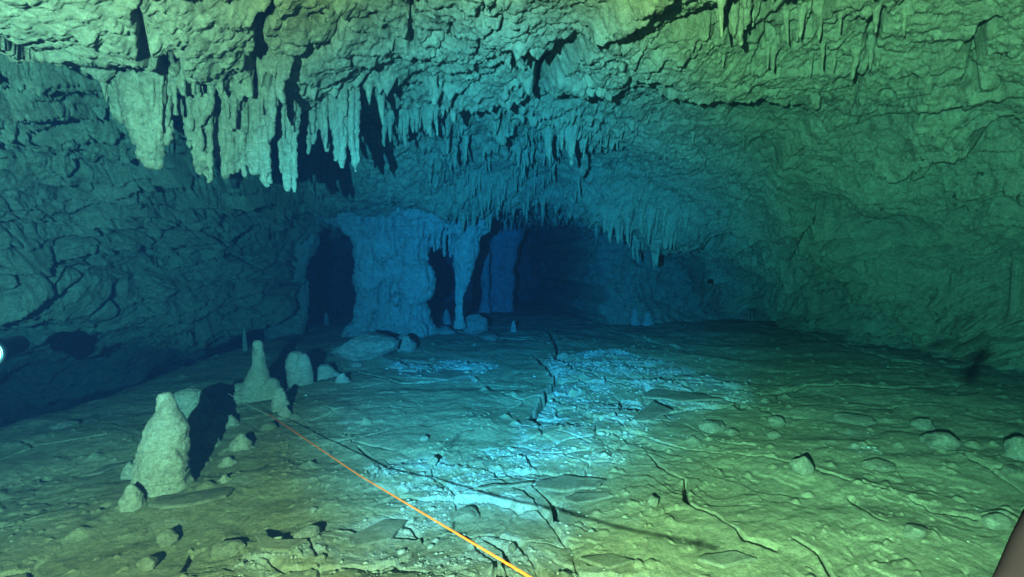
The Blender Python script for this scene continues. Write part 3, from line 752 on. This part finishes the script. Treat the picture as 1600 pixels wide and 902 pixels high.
slab([(830, 770), (880, 782), (930, 772), (945, 757), (880, 752), (840, 758)], 'cracked pale plate tilted over the crack in the middle', 0.045, 0.01, 0.015, 4)
slab([(880, 790), (900, 800), (960, 778), (950, 770), (900, 778)], 'narrow plate in front of the cracked pale plate', 0.03, 0.01, 0.012, 5)
slab([(540, 838), (585, 828), (600, 815), (632, 822), (612, 846), (560, 858)], 'ragged white plate of crust at the bottom left of the line', 0.035, 0.01, 0.015, 6)
slab([(640, 592), (700, 596), (740, 584), (700, 576), (630, 582)], 'pale flat plate on the floor before the columns', 0.03, 0.0, 0.02, 7)
slab([(1000, 635), (1060, 640), (1130, 630), (1090, 618), (1020, 616)], 'bright blue-lit plate at the right end of the white crust', 0.05, 0.01, 0.02, 8)
slab([(985, 660), (1015, 668), (1050, 652), (1020, 640)], 'small plate in front of the bright blue-lit one', 0.04, 0.01, 0.02, 9)
slab([(1090, 888), (1130, 900), (1180, 880), (1150, 868), (1100, 872)], 'yellowish plate low on the right foreground', 0.02, 0.01, 0.015, 10)
slab([(905, 880), (950, 895), (990, 880), (950, 868)], 'pale plate low beside the end of the orange line', 0.02, 0.005, 0.012, 11)
slab([(410, 872), (450, 868), (480, 850), (430, 848), (400, 858)], 'brownish plate between rubble in the lower left', 0.02, 0.005, 0.012, 12)

# ================================================================== COLUMNS
def column(label, Y, centreline, lobes, voxel=0.03, amp=0.05, vs=3.2, flute=0.04, seed=0, extra=None, name='column'):
    """centreline: list of (px, py, half width px) from the foot up"""
    pts = [(atY(x, y, Y), hw * Y / FP) for x, y, hw in centreline]
    V, F = [], []
    for dx, dy, k in lobes:
        path, rads = [], []
        zs = [p.z for p, _ in pts]; n = int((zs[-1] - zs[0]) / 0.06) + 2
        for i in range(n + 1):
            z = zs[0] + (zs[-1] - zs[0]) * i / n
            x = float(np.interp(z, zs, [p.x for p, _ in pts])); r = float(np.interp(z, zs, [h for _, h in pts]))
            g = 1 + 0.30 * math.sin(z * 3.1 + dx * 17) * math.sin(z * 1.3 + dx * 7 + seed) + 0.10 * math.sin(z * 9 + dx * 31)
            path.append((x + dx * r + .03 * math.sin(z * 2.3 + dx * 11), Y + dy * r + 0.08 * math.sin(z * 3 + dx * 9), z)); rads.append(max(.02, r * k * g))
        tube(V, F, path, rads, 18)
    if extra: extra(V, F)
    me = fuse(name, V, F, M_SPEL, voxel, amp, vs, 0.02, flute, seed)
    b = Vector((pts[0][0].x, Y, pts[0][0].z)); centre(me, b)
    o = link(name, me); o.location = b
    o['kind'] = 'thing'; return tag(o, label, 'column', 'flowstone columns joining floor and ceiling')
def fringe(V, F, pts, Y, n, l0, l1, seed, w=4.5):
    rs = random.Random(seed)
    for i in range(n):
        t = (i + rs.random() * 0.7) / n
        x = float(np.interp(t, [k / (len(pts) - 1) for k in range(len(pts))], [p[0] for p in pts]))
        y = float(np.interp(t, [k / (len(pts) - 1) for k in range(len(pts))], [p[1] for p in pts]))
        L = rs.uniform(l0, l1); yy = Y + rs.uniform(-.12, .12)
        a, b_ = atY(x, y - 18, yy), atY(x, y + L, yy); r = w * Y / FP / 2 * rs.uniform(.8, 1.3)
        tube(V, F, [b_.lerp(a, k / 6) for k in range(7)], [r * (0.25 + 0.9 * (k / 6)) for k in range(7)], 8)
CY = 9.4
def ex1(V, F):
    fringe(V, F, [(590, 345), (640, 338), (690, 350)], CY - .3, 20, 10, 45, 5)
    blob(V, F, tuple(atY(640, 330, CY - .2)), (.45, .4, .22)); blob(V, F, tuple(atY(692, 338, CY - .15)), (.38, .35, .20)); blob(V, F, tuple(atY(600, 385, CY - .2)), (.25, .25, .30)); blob(V, F, tuple(atY(650, 440, CY - .1)), (.35, .3, .45))
    blob(V, F, tuple(atY(735, 345, CY)), (.35, .35, .32))
column('broad fluted column of flowstone, the thickest, left of the dark gap', CY,
   [(612, 522, 66), (612, 500, 56), (613, 460, 51), (614, 420, 51), (615, 385, 53), (617, 368, 66), (618, 354, 82), (616, 340, 104), (612, 325, 126), (610, 300, 140), (610, 260, 150)],
   [(-.70, -.1, .30), (-.20, .15, .30), (.02, .0, .22), (.30, 0.05, .30), (.62, -.05, .17), (.80, .15, .18), (-.9, -.05, .12), (.22, -.22, .12), (-.06, -.18, .10)], seed=1, extra=ex1, amp=.075, vs=2.8, voxel=.022, flute=.075)
def ex2(V, F):
    fringe(V, F, [(676, 345), (725, 350)], CY - .15, 16, 20, 62, 6)
    fringe(V, F, [(722, 380), (742, 370)], CY, 5, 20, 50, 6)
column('thin column tapering to a narrow foot on a square block', CY,
   [(722, 512, 9), (720, 490, 6), (719, 460, 7), (722, 430, 12), (726, 405, 16), (728, 380, 19), (730, 355, 24), (732, 335, 38), (735, 300, 60)],
   [(-.2, 0, .8), (.35, .1, .6)], voxel=.02, amp=.03, vs=5, flute=.03, seed=2, extra=ex2)
column('far shadowy column right of the thin one', 14.0, [(784, 505, 24), (784, 470, 18), (784, 420, 20), (784, 380, 26), (784, 345, 36), (784, 300, 50)],
   [(-.3, 0, .7), (.4, .1, .6)], voxel=.05, seed=3)
column('slender far column just left of the shadowy one', 13.2, [(757, 500, 9), (757, 460, 6), (757, 420, 6), (757, 380, 9), (757, 330, 16)],
   [(0, 0, 1)], voxel=.035, amp=.03, seed=4)
column('dim fluted column at the end of the left wall', 9.6, [(440, 540, 30), (446, 480, 24), (452, 420, 26), (458, 370, 34), (465, 300, 50)],
   [(-.4, .1, .6), (.3, 0, .5), (.6, .2, .4)], voxel=.035, seed=6, flute=.05)

# ================================================================== STALACTITES
def curtain(label, Y, top, tips, thick=0.10, voxel=0.010, amp=0.016, vs=12, seed=0, name='stalactite', flute=0.016, fat=1.0, cat='stalactite', grp='large stalactites of the front left ledge'):
    """top: (px, py) up in the ceiling, tips: list of (px_top, py_top, px_tip, py_tip, half width px top, half width px tip, dy)"""
    V, F = [], []
    for (x0, y0, x1, y1, w0, w1, dy) in tips:
        a, b_ = atY(x0, y0, Y + dy), atY(x1, y1, Y + dy); n = 12; s = Y / FP; path, rads = [], []
        ph = R_.random() * 6
        for k in range(n + 1):
            t = k / n; p = b_.lerp(a, t)
            p.x += 0.012 * math.sin(t * 9 + ph); p.y += 0.02 * math.sin(t * 6 + ph * 2)
            path.append(p); rads.append(s * fat * (w1 * 0.85 + (w0 * 0.62 - w1 * 0.85) * t ** 1.1) * (0.5 if k == 0 else 1))
        tube(V, F, path, rads, 12)
        for q in range(5 if w0 > 7 else 2):   # thin drips running down the body and ending at their own heights
            ox = R_.uniform(-1, 1) * w0 * 1.15; t1 = R_.uniform(0.0, 0.65); oy = R_.uniform(-1.0, 0.2) * w0 * s * 0.9
            aa = atY(x0 + ox, y0, Y + dy + oy); bb = aa.lerp(atY(x1 + ox * R_.uniform(.5, 1), y1, Y + dy + oy), 1 - t1)
            rr_ = s * R_.uniform(1.8, 3.6)
            tube(V, F, [bb.lerp(aa, k / 8) for k in range(9)], [rr_ * (0.35 + 1.1 * k / 8) for k in range(9)], 8)
    base = atY(top[0], top[1], Y)
    me = fuse(name, V, F, M_PEND, voxel, amp, vs, 0.008, flute, seed); centre(me, base)
    o = link(name, me); o.location = base
    return tag(o, label, cat, grp)
curtain('largest stalactite, a massive pale pendant ending in a ragged white tip', 3.05, (225, 90),
   [(228, 60, 238, 262, 40, 12, 0), (205, 60, 225, 235, 26, 14, 0.02), (248, 70, 246, 235, 22, 10, -.03), (215, 120, 222, 210, 22, 16, -.06),
    (235, 200, 238, 262, 24, 9, -.02), (180, 40, 196, 190, 24, 12, .06), (262, 60, 268, 150, 14, 4, -.02), (150, 40, 185, 165, 22, 8, .12),
    (250, 190, 258, 222, 14, 7, 0)], voxel=.010, amp=.018, vs=8, seed=1, fat=1.3)
curtain('stalactite blade with a split lower edge right of the largest pendant', 3.25, (310, 120),
   [(292, 90, 312, 268, 16, 8, 0), (305, 100, 322, 262, 16, 8, .02), (320, 110, 326, 285, 10, 4, .03), (296, 90, 300, 205, 14, 4, -.05), (318, 150, 308, 200, 12, 4, -.06)], seed=2)
curtain('fluted curtain of short stalactites in the middle of the left ledge', 3.45, (360, 120),
   [(345, 90, 342, 262, 14, 4, 0), (356, 100, 356, 280, 16, 7, .02), (366, 100, 362, 270, 14, 5, 0), (372, 90, 374, 270, 12, 4, .03), (350, 100, 350, 240, 14, 5, -.05),
    (335, 90, 338, 230, 12, 3, -.05), (380, 90, 380, 276, 10, 4, .02), (340, 120, 334, 190, 12, 3, -.1), (360, 120, 362, 205, 14, 4, -.1)], seed=3)
curtain('thick knobbly stalactite with a swollen tip at the right of the curtain', 3.5, (400, 130),
   [(398, 110, 402, 270, 20, 12, 0), (404, 200, 414, 290, 15, 7, 0), (412, 120, 412, 250, 14, 8, .02), (388, 110, 390, 255, 12, 5, .03), (424, 100, 426, 215, 8, 3, 0)], seed=4)
curtain('long narrow stalactite with a pointed pale tip hanging lowest before the dark hollow', 3.75, (450, 160),
   [(450, 130, 450, 300, 18, 5, 0), (440, 140, 443, 270, 10, 4, 0), (458, 140, 456, 250, 12, 4, .02), (446, 150, 450, 240, 14, 8, 0)], seed=5)
curtain('thin stalactite beside the black groove high on the left ledge', 3.2, (430, 110),
   [(434, 70, 428, 190, 12, 3, 0), (442, 90, 440, 160, 9, 3, 0)], seed=6)
curtain('row of thin fused stalactites at the far end of the left ledge', 4.1, (520, 190),
   [(505, 120, 508, 236, 15, 3, 0), (522, 125, 524, 250, 15, 3, 0), (491, 115, 492, 226, 12, 2.5, 0), (538, 125, 536, 262, 15, 3, 0), (552, 130, 553, 268, 12, 2.5, .05), (478, 110, 479, 240, 11, 2.5, 0)], seed=7)
curtain('short pendant beside the groove above the largest stalactite', 3.0, (285, 70), [(285, 40, 285, 150, 18, 4, 0), (275, 60, 275, 120, 12, 4, -.05)], seed=8)
curtain('solitary blunt stalactite on the right wall with a black shadow beside it', 4.9, (1388, 165),
   [(1380, 150, 1384, 216, 14, 5, 0), (1372, 165, 1360, 172, 8, 5, 0)], seed=9, grp='stalactites of the right ceiling')
curtain('short stalactite over the edge of the right ceiling ledge', 4.4, (1275, 140), [(1268, 90, 1273, 170, 13, 4, 0)], seed=10, grp='stalactites of the right ceiling')
curtain('long fluted stalactite at the top right with the widest black slot beside it', 3.2, (1160, -10),
   [(1165, -60, 1158, 70, 16, 3, 0), (1145, -60, 1142, 60, 14, 4, 0), (1130, -60, 1128, 45, 12, 4, .03)], seed=11, grp='stalactites of the right ceiling')
curtain('tapering stalactite on the edge where the front ceiling meets the dark recess', 4.3, (1062, 120), [(1056, 90, 1064, 143, 14, 4, 0)], seed=12, grp='stalactites of the right ceiling')
curtain('broad flat-bottomed stalactite in the middle of the ceiling', 6.0, (785, 190), [(780, 180, 784, 226, 13, 8, 0), (792, 180, 792, 215, 10, 5, 0)], seed=13, grp='stalactites of the middle ceiling')
curtain('pale square-ended stalactite alone on the middle ceiling', 7.2, (910, 240), [(905, 225, 909, 276, 9, 7, 0)], seed=14, grp='stalactites of the middle ceiling')
curtain('little pale stalactite at the right end of the far fringe', 9.0, (1098, 325), [(1094, 305, 1098, 346, 6, 3, 0)], seed=15, grp='stalactites of the middle ceiling')

# small stalactites: a handful of shared shapes, each one an object of its own
def small_mesh(seed):
    rs = random.Random(seed); V, F = [], []
    L = 1.0; n = 14; path, rads = [], []
    bx, by = rs.uniform(-.05, .05), rs.uniform(-.05, .05); ph = rs.random() * 6
    for k in range(n + 1):
        t = k / n; z = -L * (1 - t)
        r = 0.035 + 0.10 * t ** 0.9 + 0.16 * max(0, t - .6) ** 1.5 * 3
        if k == 0: r *= .5
        r *= 1 + .12 * math.sin(t * 17 + ph)
        path.append((bx * (1 - t) + .015 * math.sin(t * 8 + ph), by * (1 - t), z + (0.12 * t if k == n else 0))); rads.append(r)
    tube(V, F, path, rads, 12)
    if rs.random() < .6:
        a = rs.random() * 6; q = rs.uniform(.35, .7)
        tube(V, F, [(.1 * math.cos(a), .1 * math.sin(a), -q + (q + .05) * k / 6) for k in range(7)], [.02 + .06 * k / 6 for k in range(7)], 9)
    P = np.array(V); c = np.array([0, 0, 0]); rad = np.hypot(P[:, 0], P[:, 1])[:, None]
    nn = fbm(P + seed * 3.1, (9, 9, 5), 3, 800 + seed)[:, None] * 0.35
    P[:, :2] *= 1 + nn
    me = bpy.data.meshes.new('small_stalactite'); me.from_pydata([tuple(p) for p in P], [], F); me.update()
    me.materials.append(M_CEIL); me.polygons.foreach_set('use_smooth', np.ones(len(me.polygons), bool)); return me
SMALL = [small_mesh(s) for s in range(12)]
cnt = 0
def small(x, y, L, wfac, label, group, zoff=0.0):
    global cnt
    z = ceil_z(x, y) + 0.05 + zoff
    o = link('small_stalactite', SMALL[R_.randrange(12)]); o.location = (x, y, z)
    s = L + 0.05; o.scale = (s * wfac, s * wfac, s); o.rotation_euler = (R_.uniform(-.06, .06), R_.uniform(-.06, .06), R_.uniform(0, 6.28))
    tag(o, label, 'stalactite', group); cnt += 1
def along(pts, n, l0, l1, w, label, group, jx=0.05, jy=0.12):
    """pts: pixel points on the ceiling (px, py)"""
    H = [hit(*p) for p in pts]; H = [h for h in H if h is not None]
    for i in range(n):
        t = (i + R_.random()) / n * (len(H) - 1); k = min(int(t), len(H) - 2); p = H[k].lerp(H[k + 1], t - k)
        small(p.x + R_.uniform(-jx, jx), p.y + R_.uniform(-jy, jy), R_.uniform(l0, l1), w * R_.uniform(.8, 1.25), label, group)
def scatter(x0, x1, y0, y1, n, l0, l1, w, label, group):
    k = 0; tries = 0
    while k < n and tries < 60 * n:
        tries += 1
        px, py = R_.uniform(x0, x1), R_.uniform(y0, y1); h = hit(px, py)
        if h is None or h.y > 12: continue
        small(h.x, h.y, R_.uniform(l0, l1), w * R_.uniform(.7, 1.3), label, group); k += 1
along([(560, 185), (600, 188), (640, 175), (680, 165)], 26, .14, .34, .9, 'one of the short pale stalactites fringing the end of the front ledge', 'fringe at the end of the front ledge', .03, .05)
along([(460, 195), (500, 195), (550, 190)], 14, .12, .30, .7, 'one of the close-set stalactites right of the long narrow one', 'close-set stalactites of the left ledge', .03, .05)
along([(290, 160), (340, 165), (400, 165), (440, 170)], 34, .10, .36, .75, 'one of the thin drips among the big stalactites of the left ledge', 'thin drips of the left ledge', .05, .08)
scatter(690, 920, 200, 280, 60, .12, .42, .9, 'one of the small dark-slotted stalactites crowding the middle ceiling', 'stalactites crowding the middle ceiling')
scatter(730, 850, 270, 340, 34, .12, .40, .9, 'one of the slender stalactites over the gap right of the columns', 'stalactites over the gap right of the columns')
scatter(930, 1080, 325, 380, 56, .08, .55, 1.0, 'one of the needle stalactites of the far right fringe', 'far right fringe of stalactites')
scatter(900, 1180, 190, 330, 40, .05, .14, .9, 'one of the stubby stalactites dotting the blue-lit ceiling', 'stubby stalactites of the blue-lit ceiling')
scatter(1100, 1420, 0, 90, 22, .08, .24, .8, 'one of the stalactites at the upper right ceiling with black slots', 'stalactites of the upper right ceiling')
scatter(480, 560, 270, 330, 14, .10, .28, .7, 'one of the dim stalactites above the broad column\'s left side', 'dim stalactites left of the broad column')

from collections import defaultdict
_g = defaultdict(list)
for o in list(COL.objects):
    if o.name.startswith('small_stalactite'): _g[o['group']].append(o)
for gname, L_ in _g.items():
    px = lambda o: 800 + FP * o.location.x / o.location.y
    L_.sort(key=px); ln = sorted(L_, key=lambda o: -o.scale.z)
    used = {L_[0], L_[-1]}
    L_[0]['label'] = 'leftmost of the ' + gname; L_[-1]['label'] = 'rightmost of the ' + gname
    a = next(o for o in ln if o not in used); a['label'] = 'longest of the inner ' + gname; used.add(a)
    b_ = next(o for o in reversed(ln) if o not in used); b_['label'] = 'shortest of the inner ' + gname; used.add(b_)

# ================================================================== GUIDE LINE
def cord(name, label, pts, r, mat, cat='guide line', grp=None, sag=0.0):
    V, F = [], []; S = 6; n = 60
    P = []
    for i in range(len(pts) - 1):
        for k in range(n):
            t = k / n; p = pts[i].lerp(pts[i + 1], t); p.z -= sag * 4 * t * (1 - t); P.append(p)
    P.append(pts[-1])
    for i, p in enumerate(P):
        d_ = (P[min(i + 1, len(P) - 1)] - P[max(i - 1, 0)]).normalized(); u = d_.cross(Vector((0, 0, 1))).normalized(); v = u.cross(d_)
        for j in range(S):
            a = 2 * math.pi * j / S + i * 0.5; V.append(p + (u * math.cos(a) + v * math.sin(a)) * r)
    for i in range(len(P) - 1):
        for j in range(S): F.append((i * S + j, i * S + (j + 1) % S, (i + 1) * S + (j + 1) % S, (i + 1) * S + j))
    me = bpy.data.meshes.new(name); me.from_pydata([tuple(v) for v in V], [], F); me.update(); me.materials.append(mat)
    o = link(name, me); return tag(o, label, cat, grp)
M_LINE = plain('orange_line', (0.95, 0.10, 0.008), 0.6)
M_PALE = plain('pale_line', (0.45, 0.40, 0.30), 0.7)
tie = fp(420, 662, 0.09)
cord('guide_line', 'taut orange guide line running from the tie rock to the bottom of the picture', [tie, atY(560, 742, 2.6), atY(845, 912, 1.25), atY(1000, 1005, 0.95)], 0.0038, M_LINE)
cord('guide_line', 'thin dull line from the tie rock back to the blunt stalagmite', [tie + Vector((0, 0, -.01)), fp(345, 640, 0.22), fp(300, 655, 0.32)], 0.002, M_PALE, sag=0.01)

# ================================================================== DIVE LAMP (head just at the left frame edge)
def lathe(name, prof, mat, parent, S=40):
    V, F = [], []
    for (y, r) in prof:
        for j in range(S):
            a = 2 * math.pi * j / S; V.append((r * math.cos(a), y, r * math.sin(a)))
    for k in range(len(prof) - 1):
        for j in range(S): F.append((k * S + j, k * S + (j + 1) % S, (k + 1) * S + (j + 1) % S, (k + 1) * S + j))
    me = bpy.data.meshes.new(name); me.from_pydata(V, [], F); me.update(); me.materials.append(mat)
    me.polygons.foreach_set('use_smooth', np.ones(len(me.polygons), bool))
    o = link(name, me, parent); return o
lamp = link('dive_lamp', None); lamp.location = (-3.765, 3.2, 0.845); lamp.scale = (2.9,) * 3
tag(lamp, 'lit dive lamp whose white lens peeks in at the left edge', 'dive lamp')
lamp.rotation_euler = (0, 0, math.radians(205))
M_BLK = plain('black_anodised', (0.03, 0.03, 0.03), 0.35, 0.6); M_ALU = plain('bare_aluminium', (0.6, 0.6, 0.58), 0.3, 0.9)
M_LENS = plain('lit_lens', (0.9, 0.9, 0.9), 0.2, 0, (0.8, 0.9, 1.0), 6)
lathe('housing', [(-.16, 0.0), (-.16, .022), (-.155, .025), (-.06, .025), (-.045, .036), (-.012, .038)], M_BLK, lamp)
lathe('bezel', [(-.014, .034), (-.014, .041), (.004, .041), (.006, .037), (.0, .034)], M_ALU, lamp)
lathe('lens', [(0.0, .0335), (.006, .030), (.010, .020), (.012, .008), (.012, 0.0)], M_LENS, lamp)

# ---- blurred camera-rig arm that shows in the lower right corner
M_ARM = plain('grey_rubber_arm', (0.0026, 0.0019, 0.0030), 0.9)
M_ARM.node_tree.nodes['Principled BSDF'].inputs['Specular IOR Level'].default_value = 0.0
arm = link('camera_arm', None); a0, a1 = atY(1566, 960, 0.30), atY(1642, 790, 0.33)
arm.location = a0
tag(arm, 'short grey arm of the camera rig cutting across the lower right corner', 'camera arm')
V, F = [], []; dvec = a1 - a0
ax = dvec.normalized(); u = ax.cross(Vector((0, 1, 0))).normalized(); v = ax.cross(u)
prof = [(0, .0), (0, .008), (.02, .011), (.30, .011), (.60, .0115), (.95, .011), (1, .008), (1, 0)]
for t, r in prof:
    for j in range(24):
        a = 2 * math.pi * j / 24; V.append(dvec * t + (u * math.cos(a) + v * math.sin(a)) * r)
for k in range(len(prof) - 1):
    for j in range(24): F.append((k * 24 + j, k * 24 + (j + 1) % 24, (k + 1) * 24 + (j + 1) % 24, (k + 1) * 24 + j))
me = bpy.data.meshes.new('rod'); me.from_pydata([tuple(q) for q in V], [], F); me.update(); me.materials.append(M_ARM)
me.polygons.foreach_set('use_smooth', np.ones(len(me.polygons), bool)); link('rod', me, arm)

# ================================================================== THE WATER (its haze)
hz = bpy.data.meshes.new('haze'); x0, x1, y0, y1, z0, z1 = -16, 12, -6, 26, -4, 7
vs_ = [(x, y, z) for x in (x0, x1) for y in (y0, y1) for z in (z0, z1)]
hz.from_pydata(vs_, [], [(0, 1, 3, 2), (4, 6, 7, 5), (0, 4, 5, 1), (2, 3, 7, 6), (0, 2, 6, 4), (1, 5, 7, 3)]); hz.update()
m = bpy.data.materials.new('clear_water'); m.use_nodes = True; nt = m.node_tree; nt.nodes.clear()
out = nt.nodes.new('ShaderNodeOutputMaterial'); pv = nt.nodes.new('ShaderNodeVolumePrincipled')
pv.inputs['Color'].default_value = (0.0007, 0.0022, 0.0065, 1)
pv.inputs['Absorption Color'].default_value = (0.035, 0.47, 0.76, 1)
pv.inputs['Density'].default_value = 0.28; pv.inputs['Anisotropy'].default_value = 0.3
nt.links.new(pv.outputs['Volume'], out.inputs['Volume']); hz.materials.append(m)
link('haze', hz, kind='stuff')
print('small stalactites', cnt)
